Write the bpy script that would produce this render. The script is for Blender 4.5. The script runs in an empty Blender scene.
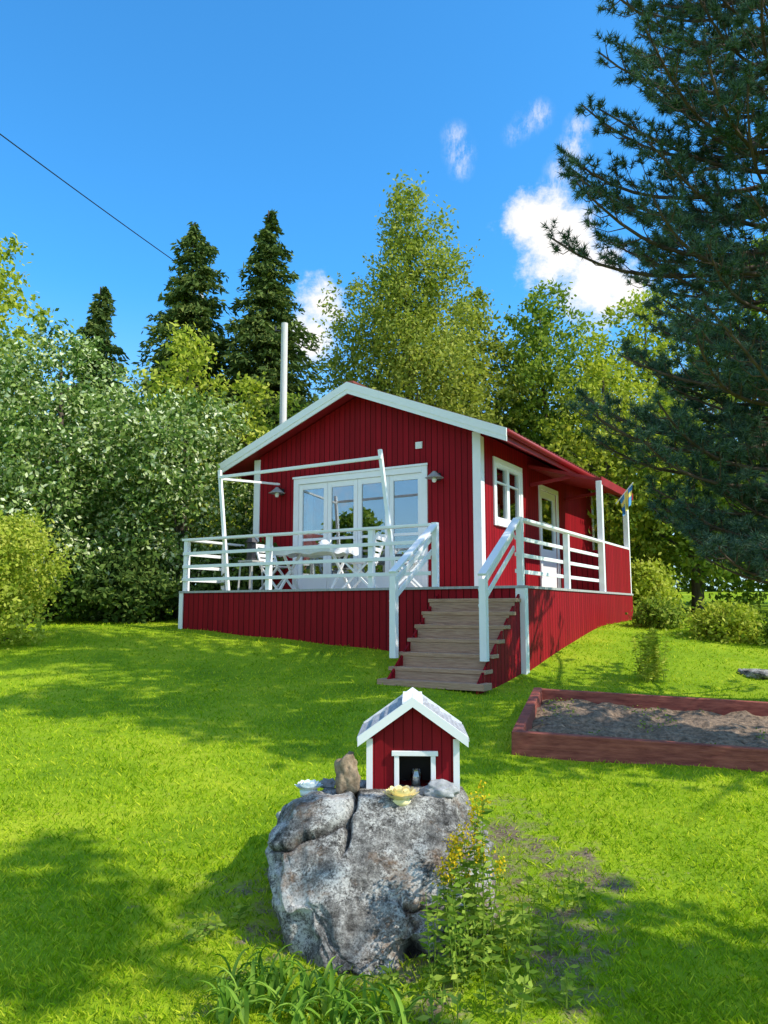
import bpy, math, random, bmesh
import numpy as np
from mathutils import Vector, noise as mnoise
rng=np.random.default_rng(7); random.seed(7)
S=bpy.context.scene; COL=S.collection
S.view_settings.view_transform='Standard'; S.view_settings.look='None'; S.view_settings.exposure=0

# ---------------------------------------------------------------- materials
def newmat(name):
    m=bpy.data.materials.new(name); m.use_nodes=True
    nt=m.node_tree; nt.nodes.clear()
    out=nt.nodes.new('ShaderNodeOutputMaterial')
    return m,nt,out
def N(nt,t,**k):
    n=nt.nodes.new(t)
    for a,b in k.items(): setattr(n,a,b)
    return n
def ramp(nt,fac,stops):
    r=N(nt,'ShaderNodeValToRGB'); e=r.color_ramp.elements
    while len(e)<len(stops): e.new(0.5)
    for i,(p,c) in enumerate(stops):
        e[i].position=p; e[i].color=(*c,1) if len(c)==3 else c
    nt.links.new(fac,r.inputs[0]); return r.outputs[0]
def noise(nt,scale,detail=4,rough=.6,vec=None,coord='Object',stretch=None):
    n=N(nt,'ShaderNodeTexNoise'); n.inputs['Scale'].default_value=scale
    n.inputs['Detail'].default_value=detail; n.inputs['Roughness'].default_value=rough
    if vec is None:
        tc=N(nt,'ShaderNodeTexCoord'); vec=tc.outputs[coord]
    if stretch:
        mp=N(nt,'ShaderNodeMapping'); mp.inputs['Scale'].default_value=stretch
        nt.links.new(vec,mp.inputs[0]); vec=mp.outputs[0]
    nt.links.new(vec,n.inputs['Vector']); return n.outputs['Fac']
def mixc(nt,f,a,b,mode='MIX'):
    m=N(nt,'ShaderNodeMix',data_type='RGBA',blend_type=mode)
    if isinstance(f,(int,float)): m.inputs[0].default_value=f
    else: nt.links.new(f,m.inputs[0])
    for i,v in ((6,a),(7,b)):
        if isinstance(v,tuple): m.inputs[i].default_value=(*v,1)
        else: nt.links.new(v,m.inputs[i])
    return m.outputs[2]
def math_(nt,op,a,b=None,c=None):
    m=N(nt,'ShaderNodeMath',operation=op)
    for i,v in enumerate((a,b,c)):
        if v is None: continue
        if isinstance(v,(int,float)): m.inputs[i].default_value=v
        else: nt.links.new(v,m.inputs[i])
    return m.outputs[0]
def bump(nt,h,strength,dist=.01):
    b=N(nt,'ShaderNodeBump'); b.inputs['Strength'].default_value=strength; b.inputs['Distance'].default_value=dist
    nt.links.new(h,b.inputs['Height']); return b.outputs[0]
def principled(nt,out,col,rough=.6,normal=None,metal=0,spec=.4):
    p=N(nt,'ShaderNodeBsdfPrincipled')
    if isinstance(col,tuple): p.inputs['Base Color'].default_value=(*col,1)
    else: nt.links.new(col,p.inputs['Base Color'])
    if isinstance(rough,(int,float)): p.inputs['Roughness'].default_value=rough
    else: nt.links.new(rough,p.inputs['Roughness'])
    p.inputs['Metallic'].default_value=metal; p.inputs['Specular IOR Level'].default_value=spec
    if normal is not None: nt.links.new(normal,p.inputs['Normal'])
    nt.links.new(p.outputs[0],out.inputs[0]); return p
def simple(name,c1,c2,scale=8,rough=.6,bs=.2,bd=.005,stretch=None,metal=0,spec=.4):
    m,nt,out=newmat(name)
    n=noise(nt,scale,5,.65,stretch=stretch)
    col=ramp(nt,n,[(.3,c1),(.7,c2)])
    principled(nt,out,col,rough,bump(nt,n,bs,bd),metal,spec); return m
def board_mat(name,c1,c2,cg,pitch=.115,g0=.42,g1=.49):
    m,nt,out=newmat(name)
    tc=N(nt,'ShaderNodeTexCoord'); sx=N(nt,'ShaderNodeSeparateXYZ'); nt.links.new(tc.outputs['Object'],sx.inputs[0])
    s=math_(nt,'ADD',sx.outputs[0],sx.outputs[1]); s=math_(nt,'DIVIDE',s,pitch)
    fr=math_(nt,'FRACT',s); fl=math_(nt,'FLOOR',s)
    wn=N(nt,'ShaderNodeTexWhiteNoise',noise_dimensions='1D'); nt.links.new(fl,wn.inputs['W'])
    d=math_(nt,'ABSOLUTE',math_(nt,'SUBTRACT',fr,.5))
    g=N(nt,'ShaderNodeMapRange',interpolation_type='SMOOTHSTEP'); nt.links.new(d,g.inputs[0])
    g.inputs[1].default_value=g0; g.inputs[2].default_value=g1
    n=noise(nt,3,6,.7,stretch=(6,6,.6))
    f=math_(nt,'ADD',math_(nt,'MULTIPLY',n,.7),math_(nt,'MULTIPLY',wn.outputs[0],.35))
    col=ramp(nt,f,[(.25,c1),(.8,c2)])
    n2=noise(nt,1.2,4,.6)
    col=mixc(nt,math_(nt,'MULTIPLY',n2,.3),col,(.12,.012,.012))
    col=mixc(nt,g.outputs[0],col,cg)
    h=math_(nt,'SUBTRACT',math_(nt,'MULTIPLY',n,.15),g.outputs[0])
    principled(nt,out,col,.62,bump(nt,h,.9,.012),spec=.12); return m
def leaf_mat(name,cols,trans=.4,nscale=.6):
    m,nt,out=newmat(name)
    geo=N(nt,'ShaderNodeNewGeometry')
    n=noise(nt,nscale,1,.6)
    f=math_(nt,'ADD',math_(nt,'MULTIPLY',geo.outputs['Random Per Island'],.55),math_(nt,'MULTIPLY',n,.5))
    k=len(cols); col=ramp(nt,f,[(.12+.76*i/(k-1),c) for i,c in enumerate(cols)])
    d=N(nt,'ShaderNodeBsdfDiffuse'); t=N(nt,'ShaderNodeBsdfTranslucent')
    nt.links.new(col,d.inputs[0])
    tcol=mixc(nt,1.0,col,(1.1,1.15,.5),'MULTIPLY'); nt.links.new(tcol,t.inputs[0])
    a=N(nt,'ShaderNodeMixShader'); a.inputs[0].default_value=trans
    nt.links.new(d.outputs[0],a.inputs[1]); nt.links.new(t.outputs[0],a.inputs[2])
    nt.links.new(a.outputs[0],out.inputs[0])
    return m

RED=board_mat('red_painted_boards',(.24,.005,.010),(.38,.007,.016),(.055,.002,.003))
REDP=simple('red_paint_plain',(.24,.009,.013),(.35,.015,.021),6,.55)
REDT=simple('weathered_red_timber',(.15,.025,.018),(.42,.12,.075),5,.7,.5,.012,stretch=(1,6,6))
WHITE=simple('white_paint',(.90,.89,.87),(.95,.94,.92),5,.45,.15,.004)
WOODT=simple('weathered_tread_wood',(.30,.155,.09),(.62,.39,.25),6,.75,.4,.006,stretch=(.8,14,14))
WOODR=simple('weathered_riser_wood',(.26,.14,.085),(.55,.35,.23),6,.8,.4,.006,stretch=(.8,14,14))
GREYW=simple('grey_wood',(.34,.33,.31),(.52,.51,.49),5,.8,.3,.01,stretch=(8,8,.5))
POLEW=simple('pale_pole_wood',(.62,.59,.55),(.80,.77,.72),5,.8,.3,.01,stretch=(8,8,.5))
METAL=simple('dark_metal',(.03,.03,.035),(.06,.06,.065),10,.4,metal=.6)
PALEM=simple('pale_enamel',(.30,.30,.30),(.45,.45,.44),10,.4)
INT=simple('dark_interior',(.03,.025,.02),(.07,.06,.05),3,.9)
CURT=simple('curtain_cloth',(.7,.7,.7),(.85,.85,.85),4,.9)
BARK=simple('bark',(.05,.04,.03),(.16,.12,.09),9,.9,.8,.03,stretch=(1,1,.25))
PBARK=simple('pine_bark',(.05,.035,.03),(.15,.10,.075),7,.9,.8,.03,stretch=(1,1,.3))
BBARK=simple('birch_bark',(.1,.1,.1),(.6,.6,.57),6,.8,.3,.01,stretch=(1,1,3))
TILE,nt,out=newmat('roof_tiles')
nn=noise(nt,3,5)
principled(nt,out,ramp(nt,nn,[(.3,(.16,.035,.025)),(.7,(.32,.085,.06))]),.8,bump(nt,nn,.4,.01))
GLASS,nt,out=newmat('window_glass')
gl=N(nt,'ShaderNodeBsdfGlossy'); gl.inputs['Roughness'].default_value=.01; gl.inputs[0].default_value=(.9,.95,1,1)
tr=N(nt,'ShaderNodeBsdfTransparent'); tr.inputs[0].default_value=(.75,.8,.8,1)
fz=N(nt,'ShaderNodeFresnel'); fz.inputs[0].default_value=1.5
mx=N(nt,'ShaderNodeMixShader'); nt.links.new(math_(nt,'ADD',math_(nt,'MULTIPLY',fz.outputs[0],1.0),.22),mx.inputs[0])
nt.links.new(tr.outputs[0],mx.inputs[1]); nt.links.new(gl.outputs[0],mx.inputs[2]); nt.links.new(mx.outputs[0],out.inputs[0])

# ---------------------------------------------------------------- builders
def link(o,parent=None):
    COL.objects.link(o)
    if parent: o.parent=parent
    return o
def thing(name,loc,label,cat,rz=0,group=None):
    o=bpy.data.objects.new(name,None); o.empty_display_size=.3
    o.location=loc; o.rotation_euler=(0,0,rz); o['label']=label; o['category']=cat
    if group: o['group']=group
    return link(o)
class B:
    def __init__(s): s.v=[]; s.f=[]; s.m=[]; s.mi=0
    def add(s,vs,fs):
        o=len(s.v); s.v+= [tuple(v) for v in vs]; s.f+=[tuple(i+o for i in f) for f in fs]; s.m+=[s.mi]*len(fs); return s
    def box(s,x0,x1,y0,y1,z0,z1):
        vs=[(x,y,z) for x in(x0,x1) for y in(y0,y1) for z in(z0,z1)]
        return s.add(vs,[(0,1,3,2),(4,6,7,5),(0,4,5,1),(2,3,7,6),(0,2,6,4),(1,5,7,3)])
    def beam(s,p,q,w,h,up=(0,0,1)):
        p=Vector(p);q=Vector(q);d=(q-p).normalized();up=Vector(up)
        r=d.cross(up)
        if r.length<1e-3: r=Vector((1,0,0))
        r.normalize();u=r.cross(d)
        vs=[]
        for e in(p,q):
            for a,b in((-1,-1),(1,-1),(1,1),(-1,1)): vs.append(e+r*a*w/2+u*b*h/2)
        return s.add(vs,[(3,2,1,0),(4,5,6,7),(0,1,5,4),(1,2,6,5),(2,3,7,6),(3,0,4,7)])
    def tube(s,pts,rad,n=8,cap=True):
        pts=[Vector(p) for p in pts]; vs=[];fs=[]
        for i,p in enumerate(pts):
            d=(pts[min(i+1,len(pts)-1)]-pts[max(i-1,0)]).normalized()
            a=d.cross(Vector((0.03,.06,1)))
            if a.length<1e-2:a=d.cross(Vector((1,0,0)))
            a.normalize(); b=d.cross(a)
            r=rad[i] if hasattr(rad,'__len__') else rad
            for k in range(n):
                t=2*math.pi*k/n; vs.append(p+a*math.cos(t)*r+b*math.sin(t)*r)
        for i in range(len(pts)-1):
            for k in range(n):
                fs.append((i*n+k,i*n+(k+1)%n,(i+1)*n+(k+1)%n,(i+1)*n+k))
        if cap: fs.append(tuple(range(n))[::-1]); fs.append(tuple((len(pts)-1)*n+k for k in range(n)))
        return s.add(vs,fs)
    def lathe(s,prof,c=(0,0,0),n=20):
        vs=[];fs=[]
        for r,z in prof:
            for k in range(n):
                t=2*math.pi*k/n; vs.append((c[0]+r*math.cos(t),c[1]+r*math.sin(t),c[2]+z))
        for i in range(len(prof)-1):
            for k in range(n): fs.append((i*n+k,i*n+(k+1)%n,(i+1)*n+(k+1)%n,(i+1)*n+k))
        return s.add(vs,fs)
    def obj(s,name,mats,parent=None,bevel=0,smooth=False,label=None):
        me=bpy.data.meshes.new(name); me.from_pydata(s.v,[],s.f)
        if not isinstance(mats,(list,tuple)): mats=[mats]
        for m in mats: me.materials.append(m)
        me.polygons.foreach_set('material_index',s.m)
        if smooth: me.polygons.foreach_set('use_smooth',[True]*len(s.f))
        me.update()
        o=bpy.data.objects.new(name,me)
        if bevel:
            b=o.modifiers.new('bevel','BEVEL'); b.width=bevel; b.segments=2; b.limit_method='ANGLE'
        if label:o['label']=label
        return link(o,parent)
def boxobj(name,mat,parent,*boxes,bevel=0):
    b=B()
    for q in boxes: b.box(*q)
    return b.obj(name,mat,parent,bevel=bevel)
def npmesh(name,V,k,mat,parent=None):
    V=np.asarray(V,dtype=np.float32); n=V.shape[0]
    me=bpy.data.meshes.new(name); me.vertices.add(n*k); me.vertices.foreach_set('co',V.reshape(-1))
    me.loops.add(n*k); me.loops.foreach_set('vertex_index',np.arange(n*k,dtype=np.int32))
    me.polygons.add(n); me.polygons.foreach_set('loop_start',np.arange(0,n*k,k,dtype=np.int32))
    me.materials.append(mat)
    me.update(calc_edges=True)
    return link(bpy.data.objects.new(name,me),parent)
def unit(a): return a/np.maximum(np.linalg.norm(a,axis=-1,keepdims=True),1e-9)
def leafquads(c,s,asp=.5,axis=None,jit=1.0,nb=None):
    n=len(c); a=rng.normal(size=(n,3))
    if axis is not None: a=unit(axis)+a*jit*.5
    a=unit(a); r=rng.normal(size=(n,3))
    if nb is not None: r=np.cross(a,unit(rng.normal(size=(n,3))*.8+np.array(nb)))
    b=unit(r-(r*a).sum(1,keepdims=True)*a)
    s=np.asarray(s).reshape(-1,1)*np.ones((n,1)); w=s*asp
    return np.stack([c-a*s,c+b*w,c+a*s,c-b*w],1)

# ---------------------------------------------------------------- ground
gy=np.array([-300,-20,0,3,10,11.5,13.7,16,22,35,60,300]); gz=np.array([-2.4,-1.9,-1.66,-1.55,-.93,-.62,-.30,-.18,.1,.8,1.5,2.5])
def gh(x,y):
    x=np.asarray(x,float);y=np.asarray(y,float)
    z=(np.interp(y-.35,gy,gz)+np.interp(y,gy,gz)+np.interp(y+.35,gy,gz))/3
    near=np.clip(1-np.abs(y-6)/30,0,1)
    return z+near*(.018*np.sin(x*1.3+y*.7)+.012*np.sin(x*2.9-y*2.1+1))
TH=math.radians(-30.7); CT,ST=math.cos(TH),math.sin(TH); OX,OY,OZ=1.63,12.85,.33
def tolocal(x,y):
    dx=x-OX;dy=y-OY; return dx*CT+dy*ST, -dx*ST+dy*CT
def fnoise(x,y,sc,seed=0):
    return np.array([mnoise.noise((a*sc+seed,b*sc-seed,seed*.37)) for a,b in zip(np.ravel(x),np.ravel(y))]).reshape(np.shape(x))
def dirtmask(x,y):
    x=np.asarray(x,float);y=np.asarray(y,float)
    def e(cx,cy,rx,ry,a=0):
        c,s=math.cos(a),math.sin(a); u=((x-cx)*c+(y-cy)*s)/rx; v=(-(x-cx)*s+(y-cy)*c)/ry
        return np.clip(1.4-np.hypot(u,v)*1.1,0,1)
    m=np.maximum.reduce([e(.85,4.7,.62,1.2,.2)*.85,e(0,4.0,1.02,1.0),e(-.72,4.0,.3,.6)*.8,e(.75,3.75,.6,.7)*.85,e(.35,3.2,.9,.45)*.65])
    n=fnoise(x,y,3.1,3)*.45+fnoise(x,y,9,5)*.9
    return np.clip((m+n*.95-.36)*1.0,0,.78)*(m>0.01)
xs=np.concatenate([-np.geomspace(300,9,22),np.arange(-8.9,8.9,.09),np.geomspace(9,300,22)])
ys=np.concatenate([-np.geomspace(300,1.5,14),np.arange(1.0,18,.09),np.geomspace(18.2,300,26)])
GX,GY=np.meshgrid(xs,ys); GZ=gh(GX,GY)
nx,ny=len(xs),len(ys)
me=bpy.data.meshes.new('ground'); V=np.stack([GX,GY,GZ],-1).reshape(-1,3)
ii,jj=np.meshgrid(np.arange(nx-1),np.arange(ny-1)); a=(jj*nx+ii).ravel()
F=np.stack([a,a+1,a+nx+1,a+nx],1)
me.vertices.add(len(V)); me.vertices.foreach_set('co',V.astype(np.float32).ravel())
me.loops.add(F.size); me.loops.foreach_set('vertex_index',F.astype(np.int32).ravel())
me.polygons.add(len(F)); me.polygons.foreach_set('loop_start',np.arange(0,F.size,4,dtype=np.int32)); me.polygons.foreach_set('use_smooth',np.ones(len(F),bool))
me.update(calc_edges=True)
at=me.attributes.new('dirt','FLOAT','POINT')
dm=np.zeros(GX.shape); sel=(np.abs(GX)<2.5)&(GY>2)&(GY<6.5); dm[sel]=dirtmask(GX[sel],GY[sel]); at.data.foreach_set('value',dm.astype(np.float32).ravel())
GM,nt,out=newmat('lawn_ground')
n1=noise(nt,.9,4,.6); n2=noise(nt,14,6,.75); n3=noise(nt,60,4,.7)
col=ramp(nt,math_(nt,'ADD',math_(nt,'MULTIPLY',n1,.6),math_(nt,'MULTIPLY',n2,.4)),[(.3,(.10,.21,.008)),(.5,(.26,.38,.013)),(.72,(.50,.54,.035))])
soil=ramp(nt,n3,[(.3,(.065,.045,.028)),(.55,(.21,.155,.105)),(.75,(.46,.36,.26))])
atn=N(nt,'ShaderNodeAttribute',attribute_name='dirt')
f=N(nt,'ShaderNodeMapRange'); nt.links.new(math_(nt,'ADD',atn.outputs['Fac'],math_(nt,'MULTIPLY',math_(nt,'SUBTRACT',n2,.5),2.4)),f.inputs[0]); f.inputs[1].default_value=.2; f.inputs[2].default_value=.8
col=mixc(nt,f.outputs[0],col,soil)
principled(nt,out,col,.9,bump(nt,n2,.7,.03),spec=.1)
me.materials.append(GM); go=link(bpy.data.objects.new('ground',me)); go['kind']='structure'

BEDC=(1.08,6.72); BEDA=math.radians(-16.5); BW,BD=3.7,2.1
def inbed(x,y,m=0):
    dx=x-BEDC[0];dy=y-BEDC[1];c,s=math.cos(BEDA),math.sin(BEDA)
    u=dx*c+dy*s;v=-dx*s+dy*c
    return (u>-m)&(u<BW+m)&(v>-m)&(v<BD+m)
GRASS=leaf_mat('grass_blade',[(.10,.23,.008),(.33,.48,.013),(.72,.73,.06)],.35,1.2)
def grass(n,y0,y1,p,hs,ws,name,lab):
    t=rng.random(n); y=(y0**(1-p)+t*(y1**(1-p)-y0**(1-p)))**(1/(1-p))
    x=(rng.random(n)*2-1)*(.56*y+.9)
    keep=~inbed(x,y,.02)
    u,v=tolocal(x,y); keep&=~((u>-4.95)&(u<1.47)&(v>-1.96)&(v<7))&~((u>.05)&(u<1.45)&(v>-3.35)&(v<-1.9))
    keep&=~(((x/.56)**2+((y-4.1)/.56)**2)<1)
    x=x[keep];y=y[keep]
    nr=(np.abs(x)<2.5)&(y<6.5); d=np.zeros(len(x))
    idx=np.where(nr)[0]; d[idx]=dirtmask(x[idx],y[idx])
    k=rng.random(len(x))>d*.98; x=x[k];y=y[k];n=len(x)
    z=gh(x,y)
    clump=.75+.5*np.sin(x*5.1+np.sin(y*4.3)*2)*np.sin(y*6.3+x)
    h=hs*(.4+.9*rng.random(n)**1.5)*(.7+.35*clump)*(1+ .02*y); w=ws*(.6+.8*rng.random(n))*np.maximum(y/3,1)
    az=rng.random(n)*2*np.pi; lean=rng.normal(size=(n,2))*.55
    b=np.stack([x,y,z-.004],1); wv=np.stack([np.cos(az)*w,np.sin(az)*w,0*w],1)
    tip=b+np.stack([lean[:,0]*h,lean[:,1]*h,h],1)
    mid=b+np.stack([lean[:,0]*h*.3,lean[:,1]*h*.3,h*.55],1)
    o=npmesh(name,np.stack([b-wv,b+wv,mid+wv*.7,tip],1),4,GRASS); o['kind']='stuff'; o['label']=lab; o['category']='grass'
grass(280000,2.0,18,1.5,.030,.0018,'grass','short bright green mown lawn grass blades')

# ---------------------------------------------------------------- cabin
cabin=thing('cabin',(OX,OY,OZ),'red wooden cabin with white trim and raised deck','cabin',TH)
W=4.92; DEP=6.85; U0=-W; sl=.402; UR=-2.46
def ztop(u): return 3.827-abs(u-UR)*sl
b=B(); t=.1
def wallz(u): return ztop(u)-.15
def fpanel(ua,ub,za,zb=None):
    N_=[ua]+([UR] if ua<UR<ub else [])+[ub]
    lo=[(u,za) for u in N_]; hi=[(u,(wallz(u) if zb is None else zb)) for u in N_[::-1]]
    P=lo+hi; n=len(P)
    b.add([(u,0,z) for u,z in P]+[(u,t,z) for u,z in P],[tuple(range(n)),tuple(range(n,2*n))[::-1]]+[(i,i+n,(i+1)%n+n,(i+1)%n) for i in range(n)])
FU0,FU1,FZ=-3.87,-1.06,2.15
fpanel(U0,FU0,0); fpanel(FU1,0,0); fpanel(FU0,FU1,FZ)
def spanel(va,vb,za,zb): b.box(-t,0,va,vb,za,zb)
WV0,WV1,WZ0,WZ1=.65,1.85,1.24,2.26
DV0,DV1,DZ=3.0,4.0,2.1
spanel(t,WV0,0,2.68);spanel(WV1,DV0,0,2.68);spanel(DV1,DEP-t,0,2.68);spanel(WV0,WV1,0,WZ0);spanel(WV0,WV1,WZ1,2.68);spanel(DV0,DV1,DZ,2.68)
b.box(U0,U0+t,t,DEP-t,-.4,2.68)
P=[(U0,-.4),(0,-.4),(0,wallz(0)),(UR,wallz(UR)),(U0,wallz(U0))]
b.add([(u,DEP-t,z) for u,z in P]+[(u,DEP,z) for u,z in P],[tuple(range(5)),tuple(range(5,10))[::-1]]+[(i,i+5,(i+1)%5+5,(i+1)%5) for i in range(5)])
b.box(U0+t,-t,t,DEP-t,-.4,-.02)
b.obj('wall',RED,cabin)
b=B(); b.box(U0+t,-t,2.4,2.45,0,2.6); b.box(U0+t+.01,-t-.01,t,2.4,2.45,2.5);b.box(U0+t+.01,-t-.01,t+.01,2.4,0.001,.02);b.box(-t-1.6,-t-1.55,2.5,DEP-t,0,2.6)
b.obj('interior_wall',INT,cabin)
b=B(); v0,v1=-.36,7.2; E0,E1=UR-3.06,UR+3.06
for sgn in(-1,1):
    e=UR+sgn*3.08
    zt=ztop(e)
    vs=[]
    for v in(v0,v1):
        vs+=[(UR,v,3.83),(e,v,zt),(e,v,zt-.05),(UR,v,3.78)]
    b.add(vs,[(0,1,2,3),(7,6,5,4),(0,4,5,1),(1,5,6,2),(2,6,7,3)])
for i in range(48):
    v=v0+.08+i*.155
    for sgn in(-1,1):
        e=UR+sgn*3.1; b.beam((UR,v,3.845),(e,v,ztop(e)+.015),.05,.035)
b.beam((UR,v0+.02,3.85),(UR,v1,3.85),.2,.04)
roof=b.obj('roof',TILE,cabin)
b=B()
for sgn in(-1,1):
    e=UR+sgn*3.0; vs=[]
    for v in(v0,v1-.05): vs+=[(UR,v,3.775),(e,v,ztop(e)-.055),(e,v,ztop(e)-.12),(UR,v,3.71)]
    b.add(vs,[(0,1,2,3),(7,6,5,4),(0,4,5,1),(1,5,6,2),(2,6,7,3)])
b.obj('soffit',REDP,roof)
for vv in(v0-.04,v1):
    b=B()
    for sgn in(-1,1):
        e=UR+sgn*3.1
        for z0_,z1_,pr in((.02,-.12,0),(-.12,-.2,1)):
            vs=[]
            for v in(vv+pr*.012,vv+.035):
                vs+=[(UR,v,3.827+z0_),(e,v,ztop(e)+z0_),(e,v,ztop(e)+z1_),(UR,v,3.827+z1_)]
            b.add(vs,[(0,1,2,3),(7,6,5,4),(0,4,5,1),(1,5,6,2),(2,6,7,3),(3,7,4,0)])
    b.obj('bargeboard',WHITE,roof)
boxobj('eave_board',REDP,roof,(E1-.03,E1,v0+.01,v1-.01,ztop(E1)-.19,ztop(E1)-.045))
boxobj('eave_board',REDP,roof,(E0,E0+.03,v0+.01,v1-.01,ztop(E1)-.19,ztop(E1)-.045))
b=B(); b.tube([(E1+.05,v0,ztop(E1)-.06),(E1+.05,v1,ztop(E1)-.1)],.05,10); b.obj('gutter',REDP,roof,smooth=True)
boxobj('corner_board',WHITE,cabin,(-.13,.022,-.022,0,0,2.70),(0,.022,0,.13,0,2.62),bevel=.004)
boxobj('corner_board',WHITE,cabin,(U0-.022,U0+.13,-.022,0,0,2.68),(U0-.022,U0,0,.12,0,2.62),bevel=.004)
boxobj('corner_board',WHITE,cabin,(0,.022,DEP-.12,DEP,0,2.62),bevel=.004)
fd=bpy.data.objects.new('french_door',None); link(fd,cabin)
b=B(); fw=.09
b.box(FU0-.06,FU0+fw-.04,-.03,.08,0,FZ+.05);b.box(FU1-fw+.04,FU1+.06,-.03,.08,0,FZ+.05);b.box(FU0+fw-.04,FU1-fw+.04,-.03,.08,FZ-.06,FZ+.05);b.box(FU0+.05,FU1-.05,-.02,.08,0,.04)
b.box(FU0-.08,FU1+.08,-.05,-.0301,FZ+.05,FZ+.09)
b.obj('door_frame',WHITE,fd,bevel=.004)
lw=(FU1-FU0-2*(fw-.04))/4; u=FU0+fw-.04
for i in range(4):
    a0=u+i*lw+.004;a1=a0+lw-.008; s=.085
    b=B(); b.box(a0,a0+s,.0,.045,.045,FZ-.065);b.box(a1-s,a1,.0,.045,.045,FZ-.065)
    b.box(a0+s,a1-s,.0,.045,FZ-.17,FZ-.065);b.box(a0+s,a1-s,.0,.045,.045,.30);b.box(a0+s,a1-s,.008,.038,.98,1.03)
    if i in(1,2): b.box(a1-.07 if i==1 else a0+.04, a1-.04 if i==1 else a0+.07,-.03,0,.95,1.1)
    b.obj('door_leaf',WHITE,fd,bevel=.003)
    boxobj('glass_pane',GLASS,fd,(a0+s,a1-s,.020,.026,.30,FZ-.17))
def curtain(ua,ub,y,z0,z1,name,axis='u',amp=.03,k=9):
    b=B(); n=40; vs=[]
    for i in range(n+1):
        t_=i/n; uu=ua+(ub-ua)*t_; o=amp*math.sin(t_*k*2*math.pi)
        vs+=[(uu,y+o,z0),(uu,y+o*.7,z1)]
    if axis=='v': vs=[(q,p,z) for p,q,z in vs]
    b.add(vs,[(2*i,2*i+2,2*i+3,2*i+1) for i in range(n)]); return b.obj(name,CURT,cabin,smooth=True)
curtain(FU0+.12,FU0+.26,.17,.05,2.1,'curtain','u',.02,5);curtain(FU1-.20,FU1-.1,.17,.05,2.1,'curtain','u',.02,4)
wd=bpy.data.objects.new('window',None); link(wd,cabin)
b=B(); q=.1
b.box(0,.03,WV0-q,WV0,WZ0-q,WZ1+q);b.box(0,.03,WV1,WV1+q,WZ0-q,WZ1+q);b.box(0,.03,WV0,WV1,WZ1,WZ1+q);b.box(0,.05,WV0-.0,WV1+.0,WZ0-q,WZ0)
b.box(-.06,.012,WV0,WV0+.06,WZ0,WZ1);b.box(-.06,.012,WV1-.06,WV1,WZ0,WZ1);m_=(WV0+WV1)/2;b.box(-.06,.012,m_-.06,m_+.06,WZ0,WZ1)
for va,vb in((WV0+.06,m_-.06),(m_+.06,WV1-.06)):
    b.box(-.06,.01,va,vb,WZ1-.06,WZ1);b.box(-.06,.01,va,vb,WZ0,WZ0+.06);b.box(-.04,.0,va,vb,WZ0+.68,WZ0+.71)
b.obj('window_frame',WHITE,wd,bevel=.003)
boxobj('glass_pane',GLASS,wd,(-.035,-.03,WV0+.05,WV1-.05,WZ0+.05,WZ1-.05))
curtain(WV0,WV0+.3,-.13,WZ0,WZ1,'curtain','v',.02,5);curtain(WV1-.3,WV1,-.13,WZ0,WZ1,'curtain','v',.02,5)
sd=bpy.data.objects.new('side_door',None); link(sd,cabin)
b=B();b.box(0,.03,DV0-.1,DV0,0,DZ+.1);b.box(0,.03,DV1,DV1+.1,0,DZ+.1);b.box(0,.03,DV0,DV1,DZ,DZ+.1);b.obj('door_frame',WHITE,sd,bevel=.003)
b=B();b.box(-.06,-.01,DV0,DV0+.14,0.02,DZ);b.box(-.06,-.01,DV1-.14,DV1,.02,DZ);b.box(-.06,-.01,DV0+.14,DV1-.14,DZ-.14,DZ);b.box(-.06,-.01,DV0+.14,DV1-.14,.02,.9);b.box(-.05,-.02,DV0+.14,DV1-.14,1.42,1.46)
b.obj('door_leaf',WHITE,sd,bevel=.003)
boxobj('glass_pane',GLASS,sd,(-.04,-.035,DV0+.13,DV1-.13,.9,DZ-.14))
for u_ in(-4.22,-.78):
    lm=bpy.data.objects.new('wall_lamp',None); lm.location=(u_,0,1.96); link(lm,cabin)
    b=B(); b.box(-.04,.04,-.03,0,-.05,.08); b.tube([(0,-.03,.05),(0,-.10,.10),(0,-.18,.08)],.012,6); b.obj('lamp_arm',METAL,lm)
    b=B(); b.lathe([(.025,.09),(.04,.07),(.13,-.01),(.165,-.025),(.16,-.032),(.12,-.02),(.0,-.015)],(0,-.18,0)); b.obj('lamp_shade',PALEM,lm,smooth=True)
    b=B(); b.lathe([(0,-.11),(.03,-.10),(.042,-.06),(.03,-.02)],(0,-.18,0),12); b.obj('lamp_globe',WHITE,lm,smooth=True)
b=B();b.box(-1.23,-1.10,-.025,0,2.52,2.64)
for i in range(4): b.box(-1.22,-1.11,-.034,-.0255,2.535+i*.026,2.548+i*.026)
b.obj('wall_vent',WHITE,cabin)
cv0,cv1=2.3,4.75
b=B()
vs=[]
for v in(cv0,cv1): vs+=[(0.01,v,2.50),(1.42,v,2.10),(1.42,v,2.04),(0.01,v,2.44)]
b.add(vs,[(0,1,2,3),(7,6,5,4),(0,4,5,1),(1,5,6,2),(2,6,7,3),(3,7,4,0)])
b.box(1.421,1.445,cv0-.02,cv1+.02,1.98,2.13)
for v in(cv0+.1,cv1-.1): b.beam((.02,v,2.1),(.9,v,2.2),.06,.06)
b.obj('porch_canopy',REDP,cabin)
DU0,DU1,DVF,DVB=-4.93,1.45,-1.94,4.33
b=B()
v=DVF-.03
while v<-.03:
    b.box(DU0-.02,DU1+.02,v,min(v+.115,-.025),-.035,0); v+=.12
v=-.02
while v<DVB:
    b.box(.025,DU1+.02,v,min(v+.115,DVB),-.035,0); v+=.12
deck=b.obj('deck',GREYW,cabin)
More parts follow.
